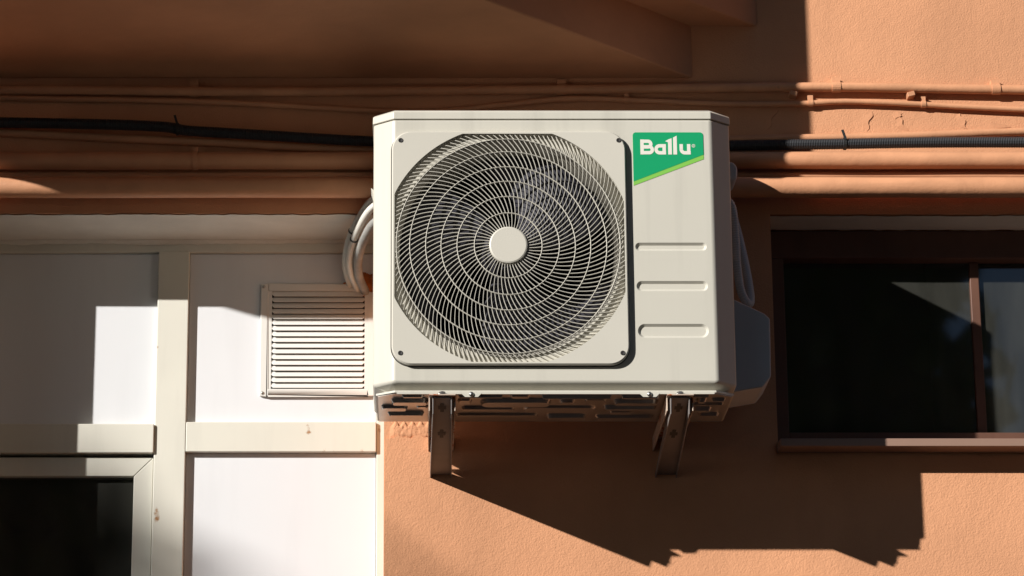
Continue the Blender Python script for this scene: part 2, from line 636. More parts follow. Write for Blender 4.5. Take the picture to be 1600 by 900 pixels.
# ================================================================== BROWN WINDOW on the right
win = empty('window', (1.7, 0.15, ZWB), 'dark brown framed window with dusty panes, right of the air conditioner', 'window')
yf = 0.130
part('frame_head', 'brown_frame', win, XW0 + 0.001, XW1 - 0.001, yf, yf + 0.06, 3.8035, ZWT - 0.004)
part('frame_jamb', 'brown_frame', win, XW0 + 0.001, XW0 + 0.047, yf, yf + 0.06, 3.287, 3.803)
part('frame_jamb', 'brown_frame', win, XW1 - 0.047, XW1 - 0.001, yf, yf + 0.06, 3.287, 3.803)
part('mullion', 'brown_frame', win, 1.457, 1.481, yf + 0.038, yf + 0.06, 3.335, 3.803)
part('frame_foot', 'brown_frame', win, XW0 + 0.0475, XW1 - 0.0475, yf, yf + 0.06, 3.287, 3.3345)
part('pane', 'glass', win, XW0 + 0.0475, 1.4565, yf + 0.050, yf + 0.055, 3.335, 3.803, None)
part('pane', 'glass', win, 1.4815, XW1 - 0.0475, yf + 0.050, yf + 0.055, 3.335, 3.803, None)
bm = new()
prism(bm, [(-0.085, 3.2688), (-0.085, 3.249), (-0.0065, 3.249), (-0.0065, 3.262), (0.129, 3.278), (0.129, 3.286)], 'x', XW0 - 0.004, XW1 + 0.03)
sill = under(obj('sill', bm, 'sill', None, bevel=0.0015), win)
# folded grey curtain inside
bm = new()
rows = []
for i in range(121):
    x = XW0 + 0.45 + i * (XW1 - XW0 - 0.50) / 120
    y = 0.30 + 0.012 * math.sin(i * 0.55) + 0.007 * math.sin(i * 0.23 + 1)
    rows.append((bm.verts.new((x, y, 3.25)), bm.verts.new((x, y, 3.87))))
for a, b in zip(rows, rows[1:]):
    bm.faces.new((a[0], b[0], b[1], a[1]))
cur = tag(obj('curtain', bm, 'curtain', None, smooth=True), 'grey folded curtain hanging behind the brown framed window', 'curtain')


# ================================================================== PIPES along the wall
def pipe(name, pts, r, m, label, cat, clamps=(), group=None, n=14):
    path = smooth_path(pts, n)
    o = empty(name, path[0], label, cat, group)
    bm = new()
    tube(bm, path, lambda i: r * (1 + 0.02 * math.sin(i * 0.7)), 16)
    under(obj('pipe_run', bm, m, None, smooth=True), o)
    for (cx, wd) in clamps:
        q = min(path, key=lambda p: abs(p.x - cx))
        bm = new()
        sec = []
        for k in range(11):
            a = R(-100 + 200 * k / 10)
            sec.append((q.y - (r + 0.002) * math.cos(a), q.z + (r + 0.002) * math.sin(a)))
        sec2 = [(q.y - (r - 0.003) * math.cos(R(-100 + 200 * k / 10)), q.z + (r - 0.003) * math.sin(R(-100 + 200 * k / 10))) for k in range(11)]
        prism(bm, sec + sec2[::-1], 'x', cx - wd / 2, cx + wd / 2)
        # tab against the wall
        box(bm, cx - wd / 2, cx + wd / 2, q.y - 0.002, 0.0, q.z + r - 0.012, q.z + r + 0.014)
        under(obj('clamp', bm, m, None), o)
    return o


pipe('pipe', [(-4, -0.017, 4.215), (-1.5, -0.017, 4.215), (-1.0, -0.017, 4.218), (-0.4, -0.017, 4.214), (0.3, -0.017, 4.219), (0.80, -0.017, 4.224), (1.1, -0.017, 4.226), (1.4, -0.017, 4.221), (1.7, -0.017, 4.218), (2.4, -0.017, 4.22), (4, -0.017, 4.22)],
     0.0125, 'pipe_paint', 'orange painted pipe highest on the wall, just under the balcony beam', 'pipe', [(1.098, 0.022), (1.515, 0.022), (0.38, 0.022), (-0.58, 0.022)], 'painted pipes along the wall')
pipe('pipe', [(-4, -0.012, 4.20), (-1.5, -0.012, 4.20), (-1.0, -0.012, 4.196), (-0.52, -0.012, 4.186), (-0.02, -0.012, 4.160), (0.22, -0.012, 4.178), (0.4, -0.012, 4.196), (0.6, -0.012, 4.19), (0.8, -0.012, 4.181), (1.0, -0.012, 4.182), (1.12, -0.012, 4.188), (1.3, -0.012, 4.181), (1.45, -0.012, 4.172), (1.65, -0.012, 4.164), (1.95, -0.012, 4.16), (4, -0.012, 4.15)],
     0.0075, 'pipe_paint', 'thin wavy orange cable, second from the top of the wall', 'cable', [(1.03, 0.014), (1.325, 0.012), (0.55, 0.012)], 'painted pipes along the wall', n=20)
pipe('pipe', [(-4, -0.014, 4.13), (-1.5, -0.014, 4.13), (-1.05, -0.014, 4.10), (-0.55, -0.014, 4.075), (-0.05, -0.014, 4.055), (0.8, -0.014, 4.082), (1.2, -0.014, 4.090), (1.6, -0.014, 4.105), (2.0, -0.014, 4.115), (4, -0.014, 4.14)],
     0.0105, 'pipe_paint', 'orange pipe running just above and behind the black conduit', 'pipe', (), 'painted pipes along the wall')
pipe('pipe', [(-4, -0.042, 4.016), (0.0, -0.042, 4.015), (1.0, -0.042, 4.016), (4, -0.042, 4.015)], 0.0228, 'pipe_paint',
     'thick orange pipe under the black conduit', 'pipe', [(-0.57, 0.012)], 'painted pipes along the wall', n=40)
pipe('pipe', [(-4, -0.020, 3.981), (0.0, -0.020, 3.982), (4, -0.020, 3.981)], 0.0095, 'pipe_paint',
     'thin orange pipe squeezed between the two thick pipes', 'pipe', (), 'painted pipes along the wall', n=40)
pipe('pipe', [(-4, -0.054, 3.939), (0.0, -0.054, 3.938), (1.3, -0.054, 3.9385), (4, -0.054, 3.938)], 0.0268, 'pipe_paint',
     'thickest and lowest orange pipe, just above the window and the recess', 'pipe', (), 'painted pipes along the wall', n=40)
# painted-over nail clips standing out between the two top pipes
for i, (cx, cz) in enumerate(((0.985, 4.205), (1.292, 4.203))):
    bm = new()
    box(bm, cx - 0.010, cx + 0.010, -0.030, 0.0, cz - 0.006, cz + 0.007)
    bmesh.ops.rotate(bm, verts=bm.verts, cent=(cx, 0, cz), matrix=Matrix.Rotation(0.25 - 0.5 * i, 3, 'Y'))
    tag(obj('nail_clip', bm, 'pipe_paint', None, bevel=0.002), ['small painted clip on the wall at the edge of the shadow', 'small painted clip on the sunlit wall between top pipe and cable'][i], 'clip', 'nail clips between the pipes')
# black corrugated conduit
path = smooth_path([(-4, -0.045, 4.15), (-1.05, -0.045, 4.118), (-0.55, -0.045, 4.093), (-0.1, -0.045, 4.066), (0.4, -0.045, 4.050), (0.85, -0.045, 4.056), (1.1, -0.045, 4.060), (1.35, -0.045, 4.064), (1.7, -0.045, 4.064), (2.2, -0.045, 4.063)], 24)
cond = empty('corrugated_conduit', (0, 0, 4.06), 'black corrugated conduit sagging along the wall between the orange pipes', 'conduit')
bm = new()
corrugated(bm, path, 0.0150, 0.0044, 0.0018, 12)
under(obj('conduit_run', bm, 'black_plastic', None, smooth=False), cond)
for tx in (1.115, -0.62):
    q = min(path, key=lambda p: abs(p.x - tx))
    bm = new()
    lathe = [(q.y + 0.0165 * math.cos(2 * math.pi * k / 16), q.z + 0.0165 * math.sin(2 * math.pi * k / 16)) for k in range(16)]
    prism(bm, lathe, 'x', q.x - 0.0035, q.x + 0.0035)
    v = box(bm, q.x - 0.003, q.x + 0.003, -0.062, -0.058, q.z + 0.006, q.z + 0.034)
    bmesh.ops.rotate(bm, verts=v, cent=(q.x, -0.06, q.z + 0.01), matrix=Matrix.Rotation(-0.3, 3, 'Y'))
    under(obj('cable_tie', bm, 'tie', None), cond)

# ================================================================== AIR CONDITIONER
AX0, AX1, AYF, AYB = -0.104, 0.7705, -0.450, -0.150
AZ0, AZ1 = 3.3030, 3.985
HX, HZ = 0.2230, 3.6590
ac = empty('air_conditioner', (0.333, -0.30, 3.29), 'ivory outdoor air conditioner unit with round fan grille and green badge on wall brackets', 'air conditioner')
ch = 0.050
chy = 0.042


def ringpoly(inset):
    return [(AX0 + inset, AYB), (AX0 + inset, AYF + chy), (AX0 + ch + inset * 0.4, AYF + inset), (AX1 - ch - inset * 0.4, AYF + inset), (AX1 - inset, AYF + chy), (AX1 - inset, AYB)]


bm = new()
levels = [(3.3035, 0.036), (3.3215, 0.0), (AZ1, 0.0)]
rings = [[bm.verts.new((x, y, z)) for x, y in ringpoly(i_)] for z, i_ in levels]
for a, b in zip(rings, rings[1:]):
    for k in range(6):
        bm.faces.new((a[k], a[(k + 1) % 6], b[(k + 1) % 6], b[k]))
bm.faces.new(rings[0][::-1])
bm.faces.new(rings[-1])
bmesh.ops.recalc_face_normals(bm, faces=bm.faces)
ed = [e for e in bm.edges if len(e.link_faces) == 2 and e.calc_face_angle() > R(15) and min(v.co.y for v in e.verts) < AYB - 0.01]
bmesh.ops.bevel(bm, geom=ed, offset=0.005, segments=3, profile=0.5, affect='EDGES', clamp_overlap=True)
casing = under(obj('casing', bm, 'ac_white', None), ac)
# cut the fan opening and press in the three grip slots
cuts = []
bm = new()
lathe_y(bm, [(0.0, -0.50), (0.2760, -0.50), (0.2760, -0.20), (0.0, -0.20)], HX, HZ, 96)
cuts.append(obj('cutter', bm, 'shroud'))
for (xa, xb, za, zb) in ((0.5305, 0.7035, 3.6490, 3.6700), (0.5315, 0.7040, 3.5476, 3.5733), (0.5325, 0.7030, 3.4311, 3.4661)):
    bm = new()
    r_ = (zb - za) / 2 - 0.0002
    o_ = rrect(xa, xb, za, zb, r_, 8)
    i_ = rrect(xa + 0.006, xb - 0.006, za + 0.006, zb - 0.006, r_ - 0.006, 8)
    prism(bm, o_, 'y', -0.4501, -0.4440, i_)
    # open out in front so that the face is cut cleanly
    cuts.append(obj('cutter', bm, 'ac_white'))
for c in cuts:
    b = casing.modifiers.new('cut', 'BOOLEAN')
    b.operation = 'DIFFERENCE'
    b.solver = 'EXACT'
    b.object = c
bpy.context.view_layer.update()
bake(casing)
for c in cuts:
    bpy.data.objects.remove(c)
casing.data.materials.clear()
casing.data.materials.append(M['ac_white'])
for p in casing.data.polygons:
    p.material_index = 0
# top cover with a lip
bm = new()
e = 0.004


def capring(g):
    return [(AX0 - g, AYB + 0.002), (AX0 - g, AYF + chy - g), (AX0 + ch - g * 0.4, AYF - g), (AX1 - ch + g * 0.4, AYF - g), (AX1 + g, AYF + chy - g), (AX1 + g, AYB + 0.002)]


lv = [(3.9855, 0.0024), (4.004, 0.0020), (4.010, -0.004)]
rings = [[bm.verts.new((x, y, z)) for x, y in capring(g)] for z, g in lv]
for a, b in zip(rings, rings[1:]):
    for k in range(6):
        bm.faces.new((a[k], a[(k + 1) % 6], b[(k + 1) % 6], b[k]))
bm.faces.new(rings[0][::-1])
bm.faces.new(rings[-1])
under(obj('top_cover', bm, 'ac_white', None, bevel=0.002), ac)

# base pan: lit front flange with two screw tabs, pressed underside
pan_bm = new()
prism(pan_bm, ringpoly(0.008), 'z', 3.2985, 3.3034)
box(pan_bm, AX0 + ch + 0.008, AX1 - ch - 0.008, -0.4465, -0.4400, 3.2935, 3.2990)
pan = under(obj('base_pan', pan_bm, 'ac_white', None), ac)
bm = new()
prism(bm, ringpoly(0.0125), 'z', 3.2965, 3.2984)
random.seed(9)
emb = [(-0.035, 0.02, -0.430, -0.412, 0.008), (-0.06, 0.03, -0.392, -0.352, 0.012), (-0.085, -0.02, -0.325, -0.285, 0.012), (0.00, 0.03, -0.33, -0.30, 0.012), (-0.07, 0.02, -0.26, -0.235, 0.01),
       (0.10, 0.21, -0.434, -0.420, 0.005), (0.225, 0.275, -0.436, -0.405, 0.012), (0.30, 0.47, -0.432, -0.418, 0.005), (0.49, 0.585, -0.430, -0.408, 0.008),
       (0.10, 0.135, -0.395, -0.35, 0.012), (0.155, 0.325, -0.392, -0.335, 0.022), (0.345, 0.385, -0.385, -0.35, 0.014), (0.405, 0.46, -0.400, -0.365, 0.012), (0.475, 0.585, -0.385, -0.350, 0.014),
       (0.11, 0.24, -0.315, -0.285, 0.012), (0.26, 0.44, -0.320, -0.262, 0.024), (0.455, 0.585, -0.325, -0.300, 0.010), (0.47, 0.53, -0.285, -0.25, 0.012),
       (0.10, 0.30, -0.245, -0.215, 0.012), (0.32, 0.42, -0.235, -0.20, 0.014), (0.44, 0.585, -0.225, -0.195, 0.012), (0.66, 0.705, -0.430, -0.416, 0.006), (0.675, 0.70, -0.400, -0.372, 0.010),
       (0.71, 0.745, -0.398, -0.384, 0.006), (0.665, 0.745, -0.352, -0.335, 0.006), (0.67, 0.72, -0.31, -0.28, 0.012), (0.69, 0.745, -0.25, -0.22, 0.012)]
for k, (x0, x1, y0, y1, r_) in enumerate(emb):
    r_ = min(r_, (y1 - y0) / 2 - 0.0004)
    o_ = rrect(x0, x1, y0, y1, r_, 4)
    i_ = rrect(x0 + 0.005, x1 - 0.005, y0 + 0.005, y1 - 0.005, max(0.0008, r_ - 0.005), 4)
    prism(bm, o_, 'z', 3.2966, 3.2966 - (0.006, 0.010, 0.008)[k % 3], i_)
under(obj('pressed_underside', bm, 'pan', None), ac)
for sx in (0.134, 0.559):
    bm = new()
    prism(bm, [(sx - 0.026, 3.2945), (sx - 0.017, 3.2860), (sx + 0.014, 3.2860), (sx + 0.022, 3.2945)], 'y', -0.4480, -0.4467)
    under(obj('screw_tab', bm, 'ac_white', None), ac)
    bm = new()
    lathe_y(bm, [(0.0, -0.4535), (0.0035, -0.4528), (0.0058, -0.4505), (0.006, -0.448)], sx - 0.002, 3.2925, 16)
    under(obj('screw', bm, 'screw', None, smooth=True), ac)

# grille plate: rounded square with a round opening that runs off its edges
grille = bpy.data.objects.new('fan_grille', None)
link(grille, ac)
gx0, gx1, gz0, gz1 = -0.0588, 0.5109, 3.3613, 3.9498
gcx, gcz = (gx0 + gx1) / 2, (gz0 + gz1) / 2


def gunder(o):
    o.parent = grille
    o.matrix_parent_inverse = Matrix.Translation(ac.location).inverted()
    return o


def rr_dist(ox, oz, a, x0, x1, z0, z1, r):
    """distance from (ox, oz) along angle a to a rounded rectangle"""
    dx, dz = math.cos(a), math.sin(a)
    lo, hi = 0.0, 1.0

    def inside(t):
        px, pz = ox + dx * t, oz + dz * t
        qx = max(x0 + r - px, px - (x1 - r), 0)
        qz = max(z0 + r - pz, pz - (z1 - r), 0)
        return x0 <= px <= x1 and z0 <= pz <= z1 and qx * qx + qz * qz <= r * r
    for _ in range(40):
        m_ = (lo + hi) / 2
        if inside(m_):
            lo = m_
        else:
            hi = m_
    return lo


RO = 0.3045
GYF = AYF - 0.0150
bm = new()
NA = 360
sec = []
for k in range(NA):
    a = 2 * math.pi * k / NA
    ro = rr_dist(HX, HZ, a, gx0, gx1, gz0, gz1, 0.047)
    ro2 = rr_dist(HX, HZ, a, gx0 + 0.003, gx1 - 0.003, gz0 + 0.003, gz1 - 0.003, 0.045)
    ri = min(RO, rr_dist(HX, HZ, a, gx0 + 0.0065, gx1 - 0.0065, gz0 + 0.0065, gz1 - 0.0065, 0.043))
    c, s_ = math.cos(a), math.sin(a)
    P = lambda r_, y_: bm.verts.new((HX + r_ * c, y_, HZ + r_ * s_))
    sec.append([P(ro, AYF + 0.002), P(ro, GYF + 0.0035), P(ro2, GYF), P(ri, GYF), P(ri, GYF + 0.014), P(ri - 0.012, GYF + 0.026)])
for k in range(NA):
    a, b = sec[k], sec[(k + 1) % NA]
    for j in range(5):
        bm.faces.new((a[j], a[j + 1], b[j + 1], b[j]))
gunder(obj('grille_plate', bm, 'ac_plastic', None))
bm = new()  # dark strip coloured in for the shaded groove round the plate
gr = []
for k in range(NA):
    a = 2 * math.pi * k / NA
    c, s_ = math.cos(a), math.sin(a)
    ra_ = rr_dist(HX, HZ, a, gx0, gx1, gz0, gz1, 0.047) - 0.001
    rb_ = rr_dist(HX, HZ, a, gx0 - 0.0022, gx1 + 0.0022, gz0 - 0.0022, gz1 + 0.0022, 0.049)
    gr.append([bm.verts.new((HX + r_ * c, y_, HZ + r_ * s_)) for r_, y_ in ((ra_, AYF - 0.0006), (rb_, AYF - 0.0006), (rb_, AYF + 0.001))])
for k in range(NA):
    a, b = gr[k], gr[(k + 1) % NA]
    for j in range(2):
        bm.faces.new((a[j], a[j + 1], b[j + 1], b[j]))
gunder(obj('groove_shade_strip', bm, 'dark', None))
for cxs, czs in ((0.0, 0.0), (1, 0), (0, 1), (1, 1)):
    sx = gx0 + 0.0215 if cxs == 0 else gx1 - 0.0165
    sz = gz0 + 0.0285 if czs == 0 else gz1 - 0.0235
    bm = new()
    lathe_y(bm, [(0.0, GYF - 0.0004), (0.0042, GYF - 0.0006), (0.0055, GYF - 0.0014), (0.0062, GYF + 0.0005)], sx, sz, 16)
    gunder(obj('screw', bm, 'dark', None, smooth=True))
# curved ribs, a finer set in every ring
RR = [0.0455, 0.0819, 0.1236, 0.1623, 0.1994, 0.2380, 0.2705, 0.3045]
NN = [50, 66, 84, 100, 114, 126, 138]


def tilt(r):
    return R(8 + (r - 0.06) / 0.245 * 40)


def theta(r):
    # integral of tan(tilt)/r from the hub out
    n_ = 60
    t0 = 0.0455
    s_ = 0.0
    for i in range(n_):
        q = t0 + (r - t0) * (i + 0.5) / n_
        s_ += math.tan(tilt(q)) / q * (r - t0) / n_
    return s_


bm = new()
HALF, DEP = 0.00062, 0.0050
for ri in range(7):
    ra, rb = RR[ri], RR[ri + 1]
    ks = 5
    prof = []
    for k in range(ks + 1):
        r = ra + (rb - ra) * k / ks
        yb = GYF + 0.0015 + (0.006 * ((r - 0.2705) / 0.034) ** 1.5 if r > 0.2705 else 0.0)
        prof.append((r, theta(r), yb))
    for j in range(NN[ri]):
        a0 = 2 * math.pi * (j + 0.37 * ri) / NN[ri]
        prev = None
        cnt = 0
        for k, (r, th, yb) in enumerate(prof):
            a = a0 + th
            if r > rr_dist(HX, HZ, a, gx0 + 0.005, gx1 - 0.005, gz0 + 0.005, gz1 - 0.005, 0.04):
                break
            c, s_ = math.cos(a), math.sin(a)
            tl = tilt(r)
            # direction across the rib
            nx = -math.sin(a + tl)
            nz_ = math.cos(a + tl)
            px, pz = HX + r * c, HZ + r * s_
            q = [bm.verts.new((px + sg * HALF * nx, y_, pz + sg * HALF * nz_)) for sg, y_ in ((-1, yb), (1, yb), (1, yb + DEP), (-1, yb + DEP))]
            if prev:
                for i in range(4):
                    bm.faces.new((prev[i], prev[(i + 1) % 4], q[(i + 1) % 4], q[i]))
            prev = q
            cnt += 1
        if prev and cnt > 1:
            bm.faces.new(prev)
ribs = gunder(obj('grille_ribs', bm, 'ac_plastic', None))
ribs['kind'] = 'stuff'
for r in RR[1:7]:
    bm = new()
    n_ = 160
    y0 = GYF + 0.0005
    rings = []
    for k in range(n_):
        a = 2 * math.pi * k / n_
        lim = rr_dist(HX, HZ, a, gx0 + 0.004, gx1 - 0.004, gz0 + 0.004, gz1 - 0.004, 0.04)
        rk = min(r, lim)
        c, s_ = math.cos(a), math.sin(a)
        rings.append([bm.verts.new((HX + (rk + d) * c, y0 + y_, HZ + (rk + d) * s_)) for d, y_ in ((-0.0012, 0.001), (0, -0.0004), (0.0012, 0.001), (0.0011, 0.006), (-0.0011, 0.006))])
    for k in range(n_):
        a, b = rings[k], rings[(k + 1) % n_]
        for j in range(5):
            bm.faces.new((a[j], a[(j + 1) % 5], b[(j + 1) % 5], b[j]))
    gunder(obj('grille_ring', bm, 'ac_plastic', None))
bm = new()
lathe_y(bm, [(0.0, GYF - 0.0045), (0.0425, GYF - 0.0045), (0.0455, GYF - 0.003), (0.0465, GYF), (0.0465, GYF + 0.012), (0.0, GYF + 0.012)], HX, HZ, 64)
gunder(obj('grille_hub', bm, 'ac_plastic', None))

# inside: shroud, coil, fan
fanp = bpy.data.objects.new('fan', None)
link(fanp, ac)


def funder(o):
    o.parent = fanp
    o.matrix_parent_inverse = Matrix.Translation(ac.location).inverted()
    return o


bm = new()
lathe_y(bm, [(0.2750, -0.4495), (0.2700, -0.435), (0.264, -0.425), (0.262, -0.34), (0.280, -0.30)], HX, HZ, 96)
under(obj('shroud', bm, 'shroud', None, smooth=True), ac)
bm = new()
box(bm, AX0 + 0.004, 0.55, -0.200, -0.190, AZ0 + 0.03, AZ1 - 0.01)
under(obj('coil', bm, 'coil', None), ac)
bm = new()
lathe_y(bm, [(0.0, -0.415), (0.045, -0.412), (0.062, -0.400), (0.065, -0.33), (0.0, -0.33)], HX, HZ, 40)
funder(obj('fan_hub', bm, 'fan', None, smooth=True))
for bidx in range(3):
    bm = new()
    nr, na = 8, 12
    grid = []
    for i in range(nr + 1):
        r = 0.060 + (0.258 - 0.060) * i / nr
        span = R(62 + 30 * i / nr)
        sweep = R(28) * (i / nr) ** 1.3
        row = []
        for j in range(na + 1):
            u = j / na
            a = R(35 + 120 * bidx) + sweep + span * (u - 0.5)
            y = -0.372 + 0.075 * (u - 0.5) - 0.012 * math.sin(math.pi * u)
            row.append(bm.verts.new((HX + r * math.cos(a), y, HZ + r * math.sin(a))))
        grid.append(row)
    for i in range(nr):
        for j in range(na):
            bm.faces.new((grid[i][j], grid[i + 1][j], grid[i + 1][j + 1], grid[i][j + 1]))
    o = funder(obj('fan_blade', bm, 'fan', None, smooth=True))
    sm = o.modifiers.new('thick', 'SOLIDIFY')
    sm.thickness = 0.003

# badge -------------------------------------------------------------
badge = bpy.data.objects.new('badge', None)
link(badge, ac)


def bunder(o):
    o.parent = badge
    o.matrix_parent_inverse = Matrix.Translation(ac.location).inverted()
    return o


def zz(px, py):
    """badge sheet: drawing units to the front face"""
    return (0.5293 + (px - 168) * (0.7016 - 0.5293) / (829 - 168), 3.9515 - (py - 277) * (3.9515 - 3.8149) / (778 - 277))


def sheet(pts, y0, y1, m, name):
    bm = new()
    prism(bm, [zz(*p) for p in pts], 'y', y0, y1)
    return bunder(obj(name, bm, m, None))


def arc(cx, cy, r, a0, a1, n=8, ry=None):
    return [(cx + r * math.cos(R(a0 + (a1 - a0) * k / n)), cy + (ry or r) * math.sin(R(a0 + (a1 - a0) * k / n))) for k in range(n + 1)]


sheet([(170, 778), (170, 307)] + arc(200, 307, 30, 180, 270) + arc(800, 307, 30, 270, 360) + [(831, 530)], -0.4508, -0.4499, 'lime', 'badge_stripe')
sheet([(170, 740), (170, 307)] + arc(200, 307, 30, 180, 270) + arc(800, 307, 30, 270, 360) + [(831, 487)], -0.4512, -0.4507, 'green', 'badge_field')


def stroke(bm, pts, w, y0=-0.4516, y1=-0.4511):
    """flat ribbon of width w along a 2-D line, in badge units"""
    n = len(pts)
    L, Rr = [], []
    for i, p in enumerate(pts):
        a = pts[max(i - 1, 0)]
        b = pts[min(i + 1, n - 1)]
        dx, dy = b[0] - a[0], b[1] - a[1]
        l = math.hypot(dx, dy)
        nx, ny = -dy / l, dx / l
        L.append((p[0] + nx * w / 2, p[1] + ny * w / 2))
        Rr.append((p[0] - nx * w / 2, p[1] - ny * w / 2))
    vl = [[bm.verts.new((zz(*q)[0], y, zz(*q)[1])) for q in (a, b) for y in (y0, y1)] for a, b in zip(L, Rr)]
    for a, b in zip(vl, vl[1:]):
        bm.faces.new((a[0], a[2], b[2], b[0]))
        bm.faces.new((a[0], b[0], b[1], a[1]))
        bm.faces.new((a[2], a[3], b[3], b[2]))
    for q in (vl[0], vl[-1]):
        bm.faces.new((q[0], q[1], q[3], q[2]))


W_ = 32
bm = new()   # B
stroke(bm, [(256, 345), (256, 487)], W_)
stroke(bm, [(240, 362)] + [(300, 362)] + arc(312, 389, 27, -90, 90, 10) + [(300, 416), (272, 416)], W_, -0.45165)
stroke(bm, [(272, 414), (316, 414)] + arc(324, 442, 28, -90, 90, 10) + [(316, 470), (240, 470)], W_, -0.4517)
bunder(obj('letter', bm, 'badge_white', None))
bm = new()   # a
stroke(bm, [(480, 405), (424, 405)] + arc(420, 438, 33, -90, -270, 12) + [(424, 471), (480, 471)], W_)
stroke(bm, [(463, 390), (463, 487)], W_, -0.45165)
bunder(obj('letter', bm, 'badge_white', None))


def flat(pts, name='letter', y=-0.4516):
    bm = new()
    prism(bm, [zz(*p) for p in pts], 'y', y, -0.4511)
    bunder(obj(name, bm, 'badge_white', None))


flat([(500, 487), (500, 372), (474, 362), (500, 346), (535, 333), (535, 487)])        # first l with its flag
flat([(548, 487), (548, 327), (583, 309), (583, 487)])                                 # second l
bm = new()   # u
stroke(bm, [(623, 389), (623, 438)] + arc(656, 438, 33, 180, 90, 8) + [(664, 471), (711, 471)], W_)
stroke(bm, [(693, 389), (693, 487)], W_, -0.45165)
bunder(obj('letter', bm, 'badge_white', None))
bm = new()   # registered mark
stroke(bm, arc(738, 405, 14, 0, 360, 20), 4)
stroke(bm, [(733, 413), (733, 397), (741, 398), (743, 402), (740, 406), (734, 406), (743, 413)], 3, -0.45165)
bunder(obj('registered_mark', bm, 'badge_white', None))

# valve cover on the right flank
bm = new()
prism(bm, [(AX1 - 0.004, 3.325), (0.842, 3.338), (0.863, 3.365), (0.865, 3.511), (0.852, 3.524), (AX1 - 0.004, 3.566)], 'y', -0.335, -0.165)
under(obj('valve_cover', bm, 'ac_grey', None, bevel=0.004), ac)
# moulded grip on the flank, and the clip on the other one
bm = new()
prism(bm, rrect(AX1 - 0.010, AX1 + 0.034, 3.885, 3.938, 0.02, 5), 'y', -0.27, -0.17)
under(obj('side_grip', bm, 'ac_grey', None, bevel=0.008, seg=3), ac)
bm = new()
prism(bm, [(AX0 - 0.007, 3.838), (AX0 + 0.003, 3.83), (AX0 + 0.003, 3.800), (AX0 - 0.002, 3.806), (AX0 - 0.003, 3.826)], 'y', -0.36, -0.30)
under(obj('side_clip', bm, 'ac_plastic', None), ac)


# ================================================================== BRACKETS
def bracket(x, label):
    b = empty('wall_bracket', (x, -0.01, 3.18), label, 'bracket', 'brackets under the air conditioner')

    def add(name, bm, m='bracket', bev=0.001):
        return under(obj(name, bm, m, None, bevel=bev), b)
    # horizontal arm: inverted channel
    bm = new()
    zt = 3.2895
    box(bm, x - 0.032, x + 0.032, -0.462, -0.001, zt - 0.003, zt)
    box(bm, x - 0.032, x - 0.029, -0.44, -0.001, zt - 0.036, zt - 0.003)
    box(bm, x + 0.029, x + 0.032, -0.44, -0.001, zt - 0.036, zt - 0.003)
    bmesh.ops.remove_doubles(bm, verts=bm.verts, dist=1e-5)
    add('arm', bm, 'bracket_rust')
    # slanting channel: web with two flanges turned down towards the street
    p0, p1 = Vector((0, -0.452, zt - 0.0040)), Vector((0, -0.006, 3.196))
    d = (p1 - p0).normalized()
    nrm = Vector((0, d.z, -d.y))
    wa, wb = 0.0205, 0.0245
    bm = new()

    def hexa(c8):
        vs = [bm.verts.new(q) for q in c8]
        for f in ((0, 1, 2, 3), (7, 6, 5, 4), (0, 4, 5, 1), (1, 5, 6, 2), (2, 6, 7, 3), (3, 7, 4, 0)):
            bm.faces.new([vs[i] for i in f])
    hexa([(x - wa, p0.y, p0.z), (x + wa, p0.y, p0.z), (x + wb, p1.y, p1.z), (x - wb, p1.y, p1.z),
          (x - wa, p0.y, p0.z - 0.003), (x + wa, p0.y, p0.z - 0.003), (x + wb, p1.y, p1.z - 0.003), (x - wb, p1.y, p1.z - 0.003)])
    add('brace', bm)
    for sg in (-1, 1):
        bm = new()
        a0, a1 = x + sg * wa, x + sg * (wa + 0.003)
        b0, b1 = x + sg * wb, x + sg * (wb + 0.003)
        hexa([(a0, p0.y, p0.z), (a1, p0.y, p0.z), (b1, p1.y, p1.z), (b0, p1.y, p1.z),
              (a0, p0.y + 0.012, p0.z - 0.040), (a1, p0.y + 0.012, p0.z - 0.040), (b1, p1.y, p1.z - 0.011), (b0, p1.y, p1.z - 0.011)])
        add('brace_flange', bm)
    # leg bolted to the wall
    bm = new()
    box(bm, x - 0.0225, x + 0.0225, -0.0045, -0.001, 3.175, 3.252)
    add('wall_leg', bm)
    # keyhole slots in the brace
    for c, u_, n_ in ((p0.lerp(p1, 0.12) + nrm * 0.0036, d, nrm), (p0.lerp(p1, 0.45) + nrm * 0.0036, d, nrm)):
        bm = new()
        for (hw, hl) in ((0.0045, 0.024), (0.0095, 0.009)):
            bm.faces.new([bm.verts.new((x + sx * hw, *(c + u_ * (sl * hl)).yz)) for sx, sl in ((-1, -1), (1, -1), (1, 1), (-1, 1))])
            c = c + n_ * 0.0003
        under(obj('keyhole_slot', bm, 'dark', None), b)
    # bolt head and washer on the front end
    bm = new()
    seg = 12
    rings = []
    for r, z in ((0.013, zt + 0.0003), (0.013, zt + 0.002), (0.008, zt + 0.0025), (0.0075, zt + 0.007), (0.004, zt + 0.0085)):
        rings.append([bm.verts.new((x + r * math.cos(2 * math.pi * k / seg), -0.4545 + 0.55 * r * math.sin(2 * math.pi * k / seg), z)) for k in range(seg)])
    for a, c_ in zip(rings, rings[1:]):
        for k in range(seg):
            bm.faces.new((a[k], a[(k + 1) % seg], c_[(k + 1) % seg], c_[k]))
    bm.faces.new(rings[-1])
    bm.faces.new(rings[0][::-1])
    under(obj('bolt', bm, 'screw', None, smooth=True), b)


bracket(0.0626, 'grey steel bracket under the fan side of the air conditioner')
bracket(0.6300, 'grey steel bracket under the badge side of the air conditioner')


